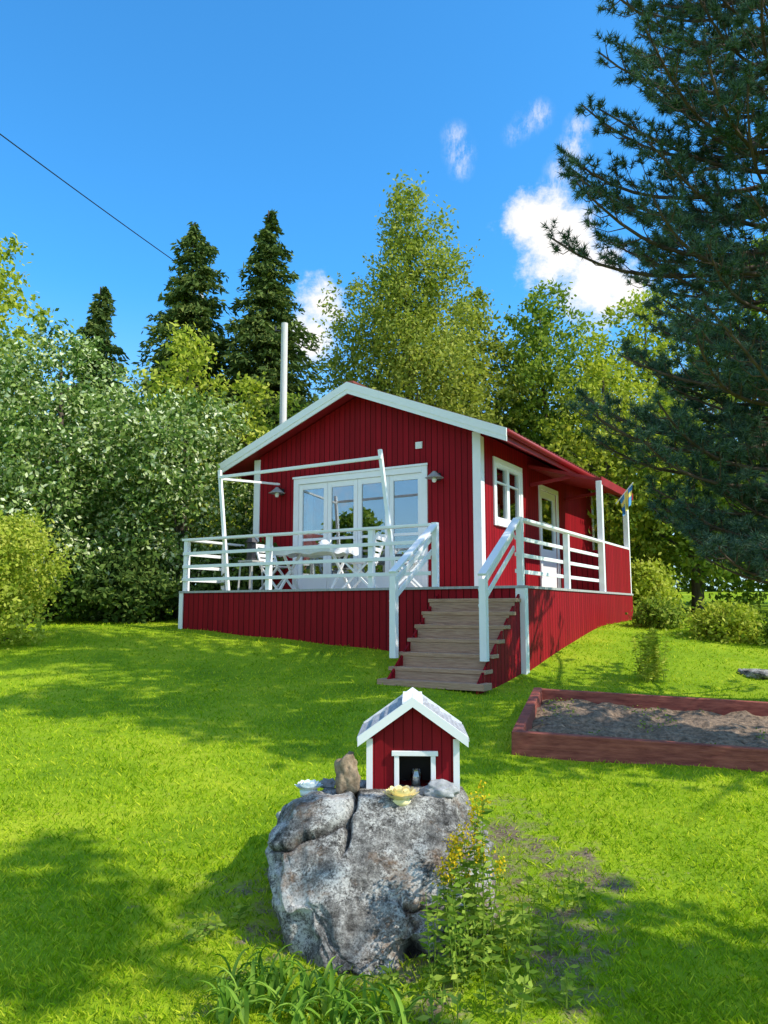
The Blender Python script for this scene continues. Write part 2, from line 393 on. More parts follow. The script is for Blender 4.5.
b=B(); b.box(DU0,DU1,DVF,DVF+.05,-1.6,-.036); b.box(DU1-.05,DU1,DVF+.05,DVB,-1.6,-.036); b.box(DU0,DU0+.05,DVF+.05,-.05,-1.6,-.036); b.box(0,DU1-.05,DVB-.05,DVB,-1.6,-.036)
b.obj('deck_skirt',RED,deck)
boxobj('skirt_corner_board',WHITE,deck,(DU0-.02,DU0+.07,DVF-.022,DVF,-1.5,-.036),bevel=.003)
boxobj('skirt_corner_board',WHITE,deck,(DU1-.11,DU1+.022,DVF-.022,DVF,-1.5,-.036),(DU1,DU1+.022,DVF,DVF+.11,-1.5,-.036),bevel=.003)
RH=.92
def railpost(b,u,v,z0=0,z1=RH-.03): b.box(u-.042,u+.042,v-.042,v+.042,z0,z1)
def rails(b,p,q,zs=(.20,.43,.66)):
    p=Vector(p);q=Vector(q); d=(q-p).normalized(); n=Vector((d.y,-d.x,0))
    for z in zs: b.beam(p+n*.055+Vector((0,0,z)),q+n*.055+Vector((0,0,z)),.022,.055)
b=B()
SU0,SU1=.14,1.40
for u_ in(DU0+.06,-3.0,-1.0): railpost(b,u_,DVF+.06)
railpost(b,SU0-.05,DVF+.06,0,RH+.02)
rails(b,(DU0+.02,DVF+.06,0),(SU0-.1,DVF+.06,0)); b.box(DU0-.02,SU0-.1,DVF+.0,DVF+.13,RH-.03,RH+.01)
b.obj('front_railing',WHITE,deck,bevel=.004)
b=B()
railpost(b,DU0+.06,-.9)
rails(b,(DU0+.06,-.06,0),(DU0+.06,DVF+.12,0)); b.box(DU0-.01,DU0+.13,DVF+.135,-.03,RH-.03,RH+.01)
b.obj('railing_end',WHITE,deck,bevel=.004)
b=B()
for v_ in(DVF+.06,.2,): railpost(b,DU1-.06,v_,0,RH-.03 if v_>0 else RH+.02)
b.box(DU1-.11,DU1-.01,cv0-.05,cv0+.05,0,2.05); b.box(DU1-.11,DU1-.01,DVB-.1,DVB,0,2.05)
rails(b,(DU1-.06,cv0-.06,0),(DU1-.06,DVF+.02,0)); b.box(DU1-.12,DU1,DVF+.12,cv0-.06,RH-.03,RH+.01); b.box(DU1-.12,DU1,cv0+.06,DVB-.11,RH-.03,RH+.01)
b.obj('side_railing',WHITE,deck,bevel=.004)
b=B(); b.box(DU1-.03,DU1,cv0+.06,DVB-.11,0.002,RH-.035); b.box(.03,DU1-.12,DVB-.06,DVB-.03,.002,RH); b.obj('boarded_railing',RED,deck)
stair=bpy.data.objects.new('staircase',None); link(stair,deck)
ns=7; rise=.175; run=.205
for i in range(1,ns):
    b=B()
    z=-i*rise; vf=DVF-.03-i*run
    du=.0 if i<5 else .05
    b.box(SU0-.02-du,SU1+.02,vf-.004,vf+run*.47,z-.05,z); b.box(SU0-.02-du,SU1+.02,vf+run*.5,vf+run+.02,z-.05,z-.001)
    b.obj('stair_tread',WOODT,stair,bevel=.007)
    boxobj('stair_riser',WOODR,stair,(SU0,SU1,vf+.004,vf+.024,z-rise,z-.051))
boxobj('stair_tread',WOODT,stair,(SU0-.12,SU1+.08,DVF-.03-ns*run+.0,DVF-.03-ns*run+.25,-ns*rise-.05,-ns*rise+.03),bevel=.005)
for uu in(SU0-.001,SU1-.03):
    b=B()
    P=[(DVF-.001,-.1),(DVF-.001,-1.6),(DVF-.0-ns*run,-1.6),(DVF-ns*run,-ns*rise+.02)]
    b.add([(uu,v,z) for v,z in P]+[(uu+.03,v,z) for v,z in P],[(0,1,2,3),(7,6,5,4)]+[(i,i+4,(i+1)%4+4,(i+1)%4) for i in range(4)])
    b.obj('stair_side_panel',RED,stair)
for uu,nt_ in((SU0-.05,.16),(SU1+.0-.04,.10)):
    b=B(); vn=DVF-1.15
    b.box(uu-.045,uu+.045,vn-.045,vn+.045,-.95,nt_-.05)
    top=Vector((uu,DVF+.06,RH)); bot=Vector((uu,vn-.04,nt_)); b.beam(top,bot,.11,.035)
    for dz in(-.2,-.40): b.beam(Vector((uu-.056,DVF+.06,RH+dz)),Vector((uu-.056,vn,nt_+dz)),.022,.07)
    b.obj('stair_handrail',WHITE,stair,bevel=.004)

def loc2w(u,v,z=0): return (OX+u*CT-v*ST,OY+u*ST+v*CT,OZ+z)
af=thing('awning_frame',loc2w(-2.5,-1.75),'bare white leaning awning frame of thin poles on the deck','awning frame',TH)
b=B(); b.beam((-1.50,-.0,0),(-1.72,-.05,2.13),.06,.05,(0,1,0)); b.obj('pole',WHITE,af,bevel=.004)
b=B(); b.beam((1.86,-.0,0),(1.60,-.05,2.15),.06,.05,(0,1,0)); b.obj('pole',WHITE,af,bevel=.004)
b=B(); b.beam((-1.72,-.07,2.0),(1.64,-.07,2.02),.045,.05); b.beam((-1.7,0,1.98),(-1.65,1.55,2.1),.04,.04); b.obj('crossbar',WHITE,af,bevel=.004)
o=thing('garden_table',loc2w(-2.55,-1.2),'white rectangular garden table with a white cloth on the deck','table',TH)
boxobj('table_top',WHITE,o,(-.62,.62,-.38,.38,.70,.725),(-.55,.55,-.30,-.27,.62,.7),(-.55,.55,.27,.30,.62,.7),bevel=.004)
for x in(-.5,.5):
    for s in(-1,1):
        b=B(); b.beam((x,s*.26,.66),(x+.04*(1 if x>0 else -1),-s*.28,0),.04,.035); b.obj('leg',WHITE,o)
b=B(); n=60; vs=[]
for i in range(n):
    a=2*math.pi*i/n; c_,s_=math.cos(a),math.sin(a); k=1/max(abs(c_),abs(s_)); X,Y=.645*c_*k*1,.405*s_*k
    vs+=[(X,Y,.731),(X*(1.015+.012*math.sin(i*1.7)),Y*(1.02+.02*math.sin(i*1.7)),.60+.02*math.sin(i*.9))]
b.add(vs,[(2*i,2*((i+1)%n),2*((i+1)%n)+1,2*i+1) for i in range(n)]+[tuple(2*i for i in range(n))])
b.obj('tablecloth',CURT,o)
o=thing('teapot',loc2w(-2.4,-1.15,.731),'small white teapot on the garden table','teapot',TH)
b=B(); b.lathe([(0,0),(.05,0),(.085,.04),(.08,.09),(.04,.125),(.0,.13)]); b.obj('body',WHITE,o,smooth=True)
b=B(); b.tube([(.07,0,.05),(.12,0,.08),(.14,0,.12)],[.016,.012,.01]); b.obj('spout',WHITE,o,smooth=True)
b=B(); b.tube([(-.07,0,.10),(-.12,0,.09),(-.12,0,.05),(-.075,0,.04)],.008); b.obj('handle',WHITE,o,smooth=True)
def chair(u,v,rz,lab='white slatted folding garden chair with crossed legs'):
    o=thing('folding_chair',loc2w(u,v),lab,'chair',TH+rz,'folding chairs on the deck')
    b=B()
    for i in range(5): b.box(-.21,.21,-.2+i*.085,-.13+i*.085,.43,.45)
    b.obj('seat',WHITE,o,bevel=.003)
    b=B()
    for i in range(4): b.beam((-.2,.24+i*.03,.56+i*.09),(.2,.24+i*.03,.56+i*.09),.015,.06)
    for s in(-1,1): b.beam((s*.22,.18,.40),(s*.22,.37,.90),.035,.03)
    b.obj('backrest',WHITE,o)
    for s in(-1,1):
        b=B(); b.beam((s*.22,.22,.46),(s*.22,-.24,0),.035,.03); b.obj('leg',WHITE,o)
        b=B(); b.beam((s*.19,-.2,.44),(s*.19,.26,0),.035,.03); b.obj('leg',WHITE,o)
chair(-1.6,-1.25,-1.35);chair(-1.0,-.8,-.9);chair(-3.6,-.9,1.5)
o=thing('lantern',loc2w(-3.75,-1.45,0),'small dark metal lantern on a wooden stool','lantern',TH)
b=B(); b.box(-.16,.16,-.16,.16,.50,.53)
for x in(-.13,.13):
    for y in(-.13,.13): b.beam((x,y,.5),(x*1.15,y*1.15,0),.03,.03)
b.obj('stool',GREYW,o)
b=B(); b.lathe([(0,.53),(.1,.53),(.1,.56),(.08,.57),(.08,.84),(.12,.85),(.03,.98),(.0,1.0)],n=8); b.obj('lantern_body',METAL,o)
fl=thing('flag',loc2w(1.46,3.2,1.72),'small blue and yellow cross flag hanging from a slanted staff','flag',TH)
b=B(); b.tube([(0,0,0),(.36,-.07,.38)],.012,8); b.obj('flagstaff',WHITE,fl)
BLUE=simple('flag_blue',(.07,.26,.58),(.10,.34,.68),5,.8); YEL=simple('flag_yellow',(.90,.72,.18),(.95,.82,.26),5,.8)
b=B(); nn=28; mm=20
for i in range(nn):
    for j in range(mm):
        def pt(i,j):
            a=i/nn;c=j/mm
            s=.98-.75*c*(1-.35*a)
            x=.36*s-.06*a*s; y=-.07*s+.04*math.sin(c*15+a*2)*(.25+a); z=.38*(.98-.75*c)-a*.34-.08*a*(1-c)
            return (x,y,z)
        b.mi=1 if (abs((i+.5)/nn-.40)<.12 or abs((j+.5)/mm-.5)<.13) else 0
        b.add([pt(i,j),pt(i+1,j),pt(i+1,j+1),pt(i,j+1)],[(0,1,2,3)])
b.obj('flag_cloth',[BLUE,YEL],fl,smooth=True)
# neighbouring red house across the garden (mirrored in the glass doors)
nh=thing('neighbour_house',(-23,6.5,-1.3),'red wooden neighbouring house with white windows across the garden','house',math.radians(62))
b=B(); b.box(-4.5,4.5,-3,3,-.5,3.0)
for x in(-4.5,4.4): b.add([(x,-3,3),(x,3,3),(x,0,5),(x+.1,-3,3),(x+.1,3,3),(x+.1,0,5)],[(0,1,2),(5,4,3),(0,3,4,1),(1,4,5,2),(2,5,3,0)])
b.obj('wall',RED,nh)
b=B()
for s in(-1,1): b.beam((0,s*1.7,4.02),(0,s*1.7+.001,4.021),.01,.01)
for s in(-1,1):
    vs=[]
    for x in(-4.9,4.9): vs+=[(x,0,5.15),(x,s*3.5,2.85),(x,s*3.5,2.75),(x,0,5.05)]
    b.add(vs,[(0,1,2,3),(7,6,5,4),(0,4,5,1),(1,5,6,2),(2,6,7,3)])
b.obj('roof',TILE,nh)
for x in(-3,0,3):
    w_=bpy.data.objects.new('window',None); w_.location=(x,-3,1.2); link(w_,nh)
    boxobj('window_frame',WHITE,w_,(-.6,-.5,-.04,0,0,1.2),(.5,.6,-.04,0,0,1.2),(-.5,.5,-.04,0,0,.1),(-.5,.5,-.04,0,1.1,1.2),(-.03,.03,-.03,0,.1,1.1))
    boxobj('glass_pane',INT,w_,(-.5,-.03,-.01,-.002,.1,1.1),(.03,.5,-.01,-.002,.1,1.1))

# ---------------------------------------------------------------- utility poles + cable
def upole(x,y,z,h,r,lab):
    up=thing('utility_pole',(x,y,z),lab,'utility pole',0,'utility poles')
    b=B(); b.tube([(0,0,-.3),(0,0,h)],[r*1.25,r],14); b.obj('pole',POLEW,up)
    b=B(); b.tube([(-.1,-.1,h-.25),(-.22,-.12,h-.25),(-.22,-.12,h-.13)],.025,8); b.obj('insulator',METAL,up)
upole(-2.62,19.5,.0,7.5,.085,'pale weathered wooden utility pole behind the cabin')
upole(-7.6,30.5,.5,13.3,.11,'pale wooden utility pole hidden behind a spruce')
cb=thing('overhead_cable',(-7.75,30.4,13.7),'thin black overhead power cable running to a utility pole','cable')
b=B(); pts=[]
for i in range(33):
    t_=i/32; pts.append((-5.9*t_,-20.8*t_,-.75*t_-.15*4*t_*(1-t_)))
b.tube(pts,.018,6); b.obj('cable',METAL,cb)

# ---------------------------------------------------------------- trees
def trunk_mesh(h,r,mat,parent,limbs=8,z0=.3,spread=.36,lean=(0,0)):
    b=B(); n=9
    pts=[(lean[0]*(i/n)**1.5+.06*math.sin(i*1.3)*h/10*(i>0),lean[1]*(i/n)+.05*math.cos(i*1.7)*h/10*(i>0),-.3+(h+.3)*i/n) for i in range(n+1)]
    b.tube(pts,[r*(1.25-.15*(i>0))*(1-.93*i/n)+.01 for i in range(n+1)],10)
    for i in range(limbs):
        f=z0+(.95-z0)*i/limbs; p=Vector(pts[int(f*n)])+(Vector(pts[min(int(f*n)+1,n)])-Vector(pts[int(f*n)]))*(f*n-int(f*n))
        a=i*2.4; L=h*spread*(1-f)*.8+.2
        q=[p,p+Vector((math.cos(a)*L*.4,math.sin(a)*L*.4,L*.35)),p+Vector((math.cos(a)*L,math.sin(a)*L,L*.75))]
        rr=r*(1-f)*.5+.012; b.tube(q,[rr,rr*.6,rr*.15],6)
    return b.obj('trunk',mat,parent,smooth=True)
NL=0
def leafy(name,x,y,h,blobs,mat,label,cat,leaf=.08,dens=1.0,bark=BARK,tr=.14,clump=.32,asp=.55,limbs=9,z0=.2,group=None,droop=0):
    global NL
    z=float(gh(x,y)); o=thing(name,(x,y,z),label,cat,0,group)
    trunk_mesh(h*.88,tr,bark,o,limbs,z0)
    out=[]
    for (cx,cy,cz,rx,ry,rz) in blobs:
        area=(rx*ry+rx*rz+ry*rz)
        nc=int(area*14*dens/ (clump/.32)**2)+6
        d=unit(rng.normal(size=(nc,3))); rad=(.55+.5*rng.random((nc,1))**.6)
        cc=np.array([cx,cy,cz])+d*np.array([rx,ry,rz])*rad
        nl=20
        off=rng.normal(size=(nc,nl,3))*clump*.5*np.array([1,1,.75+droop])*(.5+rng.random((nc,1,1)))
        c=(cc[:,None,:]+off).reshape(-1,3)
        s=leaf*(.6+.7*rng.random(len(c)))
        out.append(leafquads(c,s,asp,nb=(.6,-.6,.6)))
    Q=np.concatenate(out); NL+=len(Q)
    npmesh('crown',Q,4,mat,o); return o
def blobs_rand(h,prof,n,seed,lump=1.0):
    r=random.Random(seed); out=[]
    zs=[p[0] for p in prof]; rs=[p[1] for p in prof]
    for i in range(n):
        f=zs[0]+(zs[-1]-zs[0])*((i+.5)/n); R=float(np.interp(f,zs,rs))
        a=i*2.399+r.random(); q=R*.6*r.random()**.4+R*.12
        s=(R*(.36+.28*r.random())+.15)*lump
        out.append((math.cos(a)*q,math.sin(a)*q,f*h,s,s,s*.8))
    return out
L_PALE=leaf_mat('pale_leaf',[(.02,.055,.012),(.09,.17,.032),(.30,.40,.10),(.95,.96,.66)],.22,1.4)  # palest stop paints sunlit highlights into the colour of some leaves
L_BIRCH=leaf_mat('birch_leaf',[(.12,.17,.028),(.29,.34,.055),(.54,.54,.13)],.38,.7)
L_GREEN=leaf_mat('green_leaf',[(.08,.15,.025),(.21,.30,.04),(.48,.53,.10)],.38,.7)
L_LIME=leaf_mat('lime_leaf',[(.17,.25,.025),(.40,.46,.05),(.68,.67,.14)],.38,1.5)
L_SPR=leaf_mat('spruce_needle',[(.04,.075,.025),(.10,.15,.04),(.22,.26,.065)],.15,.5)
L_PINE=leaf_mat('pine_needle',[(.028,.072,.06),(.078,.145,.11),(.19,.27,.18)],.15,.8)
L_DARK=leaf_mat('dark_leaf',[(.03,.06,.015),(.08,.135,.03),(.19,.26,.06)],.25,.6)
def spruce(x,y,h,R,label):
    z=float(gh(x,y)); o=thing('spruce_tree',(x,y,z),label,'tree',0,'spruce trees behind the cabin')
    trunk_mesh(h*.98,.17,BARK,o,0)
    Q=[]
    nl=int(h*4.2)
    for i in range(nl):
        f=i/nl; zz=h*(.2+.79*f); r=R*(1-f)**.72*(.75+.4*rng.random())+.14
        nb=max(6,int(14*(1-f)+6))
        for j in range(nb):
            a=rng.random()*6.283; L=r*(.55+.55*rng.random()); m=int(10+32*L)
            t_=rng.random(m)**.7; lat=(rng.random(m)-.5)*.6*L*(1-t_*.5)
            ca,sa=math.cos(a),math.sin(a)
            rr=t_*L; zc=zz+.15*rr-.28*rr*rr/max(L,.3)*1.1-.22*rng.random(m)-np.abs(lat)*.35+.1*rng.normal()
            c=np.stack([ca*rr-sa*lat,sa*rr+ca*lat,zc],1)
            ax=np.stack([ca-sa*np.sign(lat)*.7,sa+ca*np.sign(lat)*.7,-.55+0*lat],1)
            Q.append(leafquads(c,.13*(.6+.7*rng.random(m)),.34,axis=ax,jit=.9))
    npmesh('crown',np.concatenate(Q),4,L_SPR,o)
spruce(-7.25,28,14.6,3.5,'tall dark green spruce tree with drooping branches')
spruce(-4.3,27.5,14.9,2.9,'tall narrow dark green spruce tree beside the pole')
spruce(-11.5,30,12.8,2.6,'smaller dark spruce tip rising above leafy trees')

leafy('rowan_tree',-6.9,16,6.3,blobs_rand(6.3,[(.08,2.0),(.4,2.4),(.75,1.9),(.96,.5)],26,1,.8),L_PALE,'broad leafy tree with pale silvery sunlit leaves','tree',.056,1.65,clump=.28,group='leafy trees beside the lawn')
leafy('rowan_tree',-4.3,16.3,4.9,blobs_rand(4.9,[(.08,1.6),(.4,1.8),(.75,1.5),(.96,.5)],22,2,.8),L_PALE,'dense leafy tree with pale leaves close to the cabin','tree',.056,1.65,clump=.28,group='leafy trees beside the lawn')
leafy('rowan_tree',-9.6,17,7.2,blobs_rand(7.2,[(.08,1.9),(.4,2.3),(.75,1.9),(.96,.6)],24,3,.8),L_PALE,'tall leafy tree with pale leaves at the lawn edge','tree',.065,1.0,clump=.3,group='leafy trees beside the lawn')
leafy('birch_tree',-11.2,21,10.8,blobs_rand(10.8,[(.2,1.5),(.5,1.9),(.8,1.2),(.98,.3)],22,4),L_LIME,'yellowish green birch tree above the leafy hedge','tree',.09,.7,BBARK)
leafy('birch_tree',-5.5,21,7.9,blobs_rand(7.9,[(.2,1.5),(.5,1.6),(.8,1.0),(.98,.3)],18,5),L_LIME,'small bright yellow-green tree in front of the spruces','tree',.08,.75)
leafy('birch_tree',-3.9,21.5,6.6,blobs_rand(6.6,[(.2,1.0),(.5,1.2),(.8,.8),(.98,.3)],12,25),L_LIME,'low yellow-green tree before the spruces','tree',.08,.7)
leafy('birch_tree',-3.2,25,6.9,blobs_rand(6.9,[(.2,1.3),(.5,1.4),(.8,1.0),(.98,.4)],12,6),L_GREEN,'green leafy tree behind the cabin roof','tree',.09,.7)
leafy('birch_tree',.75,22,12.8,blobs_rand(12.8,[(.3,2.2),(.45,2.7),(.65,2.3),(.82,1.4),(.99,.25)],56,7,.76),L_BIRCH,'tall full birch tree with olive green foliage behind the cabin','tree',.066,.95,BARK,.2,.28,droop=.5)
leafy('birch_tree',2.9,24,10.4,blobs_rand(10.4,[(.3,1.8),(.45,2.1),(.7,1.6),(.97,.4)],24,8,.85),L_BIRCH,'shorter birch tree beside the tall birch','tree',.08,.95,BARK,.15,.3)
leafy('birch_tree',5.1,24,10.4,blobs_rand(10.4,[(.2,2.3),(.45,2.5),(.7,2.1),(.97,.8)],30,9,.85),L_GREEN,'leafy green tree with rounded top beyond the cabin','tree',.08,1.0)
leafy('birch_tree',7.8,22,9.6,blobs_rand(9.6,[(.15,2.4),(.45,2.6),(.7,2.1),(.97,.6)],30,10,.85),L_LIME,'yellow-green leafy tree catching the sun','tree',.078,.85)
leafy('birch_tree',5.9,20,7.4,blobs_rand(7.4,[(.1,1.7),(.45,1.9),(.7,1.5),(.97,.4)],18,26),L_LIME,'bright yellow-green tree behind the cabin side','tree',.075,.8)
leafy('birch_tree',7.6,18.8,6.0,blobs_rand(6.0,[(.1,1.5),(.45,1.7),(.7,1.4),(.97,.4)],16,11),L_GREEN,'medium leafy tree near the cabin side','tree',.075,.75)
leafy('birch_tree',11.5,22,11.5,blobs_rand(11.5,[(.1,2.2),(.45,2.5),(.7,2.0),(.97,.4)],22,12),L_GREEN,'large leafy tree behind the pine','tree',.1,.5)
leafy('birch_tree',9.8,18.5,6.5,blobs_rand(6.5,[(.05,1.8),(.45,1.9),(.7,1.5),(.97,.4)],16,13),L_GREEN,'leafy tree behind the pine branches','tree',.09,.65)
Q=[]
for i in range(90):
    x=-40+80*i/89+rng.normal()*1.2; y=36+rng.random()*8; h=7+3.5*rng.random(); z=float(gh(x,y))
    nc=60; d=unit(rng.normal(size=(nc,3))); cc=np.array([x,y,z+h*.42])+d*np.array([2.2,2.2,h*.55])*(.6+.45*rng.random((nc,1)))
    c=(cc[:,None,:]+rng.normal(size=(nc,14,3))*.45).reshape(-1,3); Q.append(leafquads(c,.2*(.6+.7*rng.random(len(c))),.6))
fo=npmesh('forest',np.concatenate(Q),4,L_DARK); fo['kind']='stuff'; fo['label']='distant dense green forest edge beyond the garden'; fo['category']='forest'

def pine(x,y,h,brs,label,seed,prof,zmin=1.2,nb=52,needle=.098,wid=.0055,sub=16,t0=.15,K=20,az0=95,az1=285):
    z=float(gh(x,y)); o=thing('pine_tree',(x,y,z),label,'tree')
    r=random.Random(seed); b=B()
    b.tube([(0,0,-.3),(.05,0,h*.3),(-.05,.05,h*.65),(0,0,h)],[.24,.18,.11,.02],12)
    specs=[s+(1,) for s in brs]
    for i in range(nb):
        f=i/nb; zz=zmin+(h-zmin-.3)*f; a=r.random()*360
        if r.random()<.45: a=110+r.random()*150
        L=float(np.interp(zz,[p[0] for p in prof],[p[1] for p in prof]))*(.66+.42*r.random())
        specs.append((zz,a,L,.0+.35*f*f+.25*r.random(),1 if az0<a<az1 else .3))
    T=[];D=[]
    for zz,az,L,el,dn in specs:
        a=math.radians(az); dx,dy=math.cos(a),math.sin(a); n=10
        pts=[];wob=r.random()*6
        for k in range(n+1):
            t_=k/n; pts.append(Vector((dx*L*t_-dy*.12*L*math.sin(t_*3+wob)*t_,dy*L*t_+dx*.12*L*math.sin(t_*3+wob)*t_,zz+el*L*t_-.32*L*t_*(1-t_)+.14*L*t_**3)))
        b.tube(pts,[.035*(L/3)*(1-.85*k/n)+.006 for k in range(n+1)],6)
        ns=int(dn*sub*L/2.5)+4
        for s_ in range(ns):
            t_=t0+(1-t0)*s_/ns; p=pts[int(t_*n)].lerp(pts[min(int(t_*n)+1,n)],t_*n-int(t_*n))
            side=1 if s_%2 else -1; l2=(.3+.7*r.random())*.26*L*(1.2-t_)+.10
            ang=a+side*(.4+.6*r.random()); d=Vector((math.cos(ang),math.sin(ang),1.0*r.random()-.15)); d.normalize()
            q=[p,p+d*l2*.5+Vector((0,0,-.02)),p+d*l2+Vector((0,0,.14*l2+.03))]
            b.tube(q,[.009,.006,.003],4,False)
            for kk in range(2+int(l2/.13)):
                u_=.35+.65*r.random(); p2=q[0].lerp(q[2],u_); a3=ang+(r.random()-.5)*2.2; l3=.05+.09*r.random()
                d3=Vector((math.cos(a3)*.8,math.sin(a3)*.8,.35+.5*r.random())).normalized()
                b.tube([p2,p2+d3*l3],[.004,.002],3,False)
                for k in range(2): T.append(p2+d3*l3*(.55+.45*k)); D.append(d3)
            T.append(q[2]);D.append((q[2]-q[1]).normalized())
        T.append(pts[-1]);D.append((pts[-1]-pts[-2]).normalized())
    b.obj('trunk',PBARK,o,smooth=True)
    T=np.array([tuple(v) for v in T]);D=np.array([tuple(v) for v in D])
    n=len(T)
    c=np.repeat(T,K,0); ax=np.repeat(D,K,0)
    dirv=unit(ax*.75+unit(rng.normal(size=c.shape))*1.0); ln=needle*(.6+.55*rng.random((len(c),1)))
    sd_=unit(np.cross(dirv,rng.normal(size=c.shape)))*wid
    npmesh('crown',np.stack([c-sd_,c+sd_,c+dirv*ln],1),3,L_PINE,o)
    print('pine needles',len(c))
B_L=[(8.0,178,2.4,.12),(8.6,195,2.3,.12),(7.3,186,2.3,.08),(6.2,180,2.7,-.02),(5.9,172,2.7,.02),(5.4,188,2.9,-.03),(5.2,178,2.9,.0),(6.6,205,2.6,.02),(5.0,210,2.5,-.03),
     (3.3,178,2.6,-.06),(3.1,192,2.8,-.08),(2.9,172,2.5,-.08),(2.6,200,2.3,-.04),(2.3,185,1.9,-.06),(3.5,215,2.4,-.05),(2.0,195,1.7,-.04),(1.9,175,1.6,-.1),(2.1,165,1.7,-.05),
     (3.9,205,2.0,.0),(4.2,190,1.9,.0),(4.5,215,2.0,.0),(3.7,185,2.2,-.02),(1.7,190,1.6,-.02),(1.5,205,1.6,.0)]
pine(4.95,8.6,11.5,B_L,'large dark blue-green pine tree with spreading tufted branches',5,[(1.3,1.5),(2.2,2.0),(3.2,2.4),(3.8,1.9),(4.5,1.9),(5.2,2.4),(6.3,2.5),(7,2.2),(8.2,2.2),(10,1.6),(11.5,.4)],nb=128,zmin=1.2,sub=16)

leafy('birch_tree',6.9,5.3,12.0,blobs_rand(12.0,[(.30,1.2),(.6,1.6),(.85,1.2),(.98,.4)],17,21,.8),L_GREEN,'airy tall birch tree beside the lawn','tree',.1,.8,BBARK,.1,.3)
leafy('birch_tree',5.2,1.2,9.0,blobs_rand(9.0,[(.76,.5),(.86,.75),(.98,.3)],7,22),L_GREEN,'slender birch tree shading the near lawn','tree',.1,.8,BBARK,.1,z0=.6)
leafy('birch_tree',5.9,1.9,5.4,blobs_rand(5.4,[(.55,.7),(.75,.8),(.96,.4)],8,27,.7),L_GREEN,'young birch tree at the side of the lawn','tree',.09,.7,BBARK,.06,z0=.5)
leafy('birch_tree',-14,7.5,5.0,blobs_rand(5.0,[(.1,1.4),(.5,1.7),(.8,1.2),(.98,.4)],14,24),L_GREEN,'leafy tree beside the neighbouring house','tree',.14,.5,BBARK)
# ---------------------------------------------------------------- shrubs
def shrub(x,y,h,rx,mat,label,leaf,seed,dens=1.6,cl=.2,name='shrub',n=14):
    leafy(name,x,y,h,blobs_rand(h,[(.15,rx*.9),(.5,rx),(.8,rx*.75),(.92,rx*.4)],n,seed,.8),mat,label,'shrub',leaf,dens,BARK,.03,cl,limbs=7,z0=.1)
shrub(-6.05,12.1,2.0,1.1,L_LIME,'rounded yellow-green shrub on the lawn edge',.038,31,2.2)
shrub(5.6,12.6,.42,.55,L_LIME,'low loose sunlit shrub on the slope',.04,32,1.6,.16,n=8)
shrub(6.6,12.2,.45,.6,L_GREEN,'low loose green shrub near the pine',.04,33,1.6,.16,n=8)
shrub(4.9,13.8,.4,.35,L_GREEN,'small low shrub on the sunny slope',.04,39,1.6,.15,n=7)
shrub(5.6,17.0,1.0,.8,L_LIME,'tall yellowish weeds beside the cabin',.05,34,2)
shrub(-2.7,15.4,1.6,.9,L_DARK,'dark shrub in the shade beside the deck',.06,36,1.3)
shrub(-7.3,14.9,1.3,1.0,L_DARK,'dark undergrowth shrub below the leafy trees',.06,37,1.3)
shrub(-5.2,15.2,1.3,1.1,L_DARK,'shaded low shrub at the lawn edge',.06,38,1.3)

# ---------------------------------------------------------------- raised bed
bed=thing('garden_bed',(BEDC[0],BEDC[1],-1.22),'low rectangular garden bed with weathered red timber frame','garden bed',BEDA)
def bz(u,v): 
    x=BEDC[0]+u*math.cos(BEDA)-v*math.sin(BEDA); y=BEDC[1]+u*math.sin(BEDA)+v*math.cos(BEDA); return float(gh(x,y))+1.22
def bbeam(p,q,z=.17):
    b=B(); zp=bz(*p)+z/2-.01; zq=bz(*q)+z/2-.01; b.beam((*p,zp),(*q,zq),.09,z+.1); b.obj('timber_edge',REDT,bed,bevel=.008)
bbeam((0,0.045),(BW,0.045),.15);bbeam((0,BD-.045),(BW,BD-.045),.13);bbeam((.045,.092),(.045,BD-.092),.15);bbeam((BW-.045,.092),(BW-.045,BD-.092),.15)
SOIL=simple('garden_soil',(.06,.04,.024),(.38,.265,.175),22,.95,1,.03)
b=B(); n=50;m=34; vs=[]
for j in range(m+1):
    for i in range(n+1):
        u_=.09+(BW-.18)*i/n; v_=.09+(BD-.18)*j/m
        vs.append((u_,v_,bz(u_,v_)+.06+.05*mnoise.noise((u_*5,v_*5,1))+.035*mnoise.noise((u_*14,v_*14,2))))
b.add(vs,[(j*(n+1)+i,j*(n+1)+i+1,(j+1)*(n+1)+i+1,(j+1)*(n+1)+i) for j in range(m) for i in range(n)])
b.obj('soil',SOIL,bed)
c=np.stack([rng.random(1200)*(BW-.3)+.15,rng.random(1200)*(BD-.3)+.15,np.zeros(1200)],1); c[:,2]=[bz(a_,b_)+.08+.03*rng.random() for a_,b_,_ in c]
k=np.array([mnoise.noise((a_*2,b_*2,5)) for a_,b_,_ in c])>.16
wo_=npmesh('weeds',leafquads(c[k],.016,.5,nb=(0,0,1)),4,L_GREEN,bed); wo_['kind']='stuff'
st=thing('stepping_stone',(4.95,10.4,float(gh(4.95,10.4))),'flat dark grey stone slab lying in the grass','stone')
GRAN,nt,out=newmat('granite')
n1=noise(nt,3.2,8,.75);n2=noise(nt,15,9,.85);n3=noise(nt,90,4,.8)
col=ramp(nt,n2,[(.37,(.05,.045,.04)),(.47,(.20,.185,.165)),(.56,(.38,.36,.32)),(.66,(.74,.70,.63))])
lich=ramp(nt,math_(nt,'ADD',n1,math_(nt,'MULTIPLY',n3,.35)),[(.66,(0,0,0)),(.74,(1,1,1))])
col=mixc(nt,math_(nt,'MULTIPLY',lich,.7),col,(.90,.87,.78))
br=noise(nt,2.3,7,.8,stretch=(1,1.3,1)); brm=ramp(nt,br,[(.52,(0,0,0)),(.62,(1,1,1))])
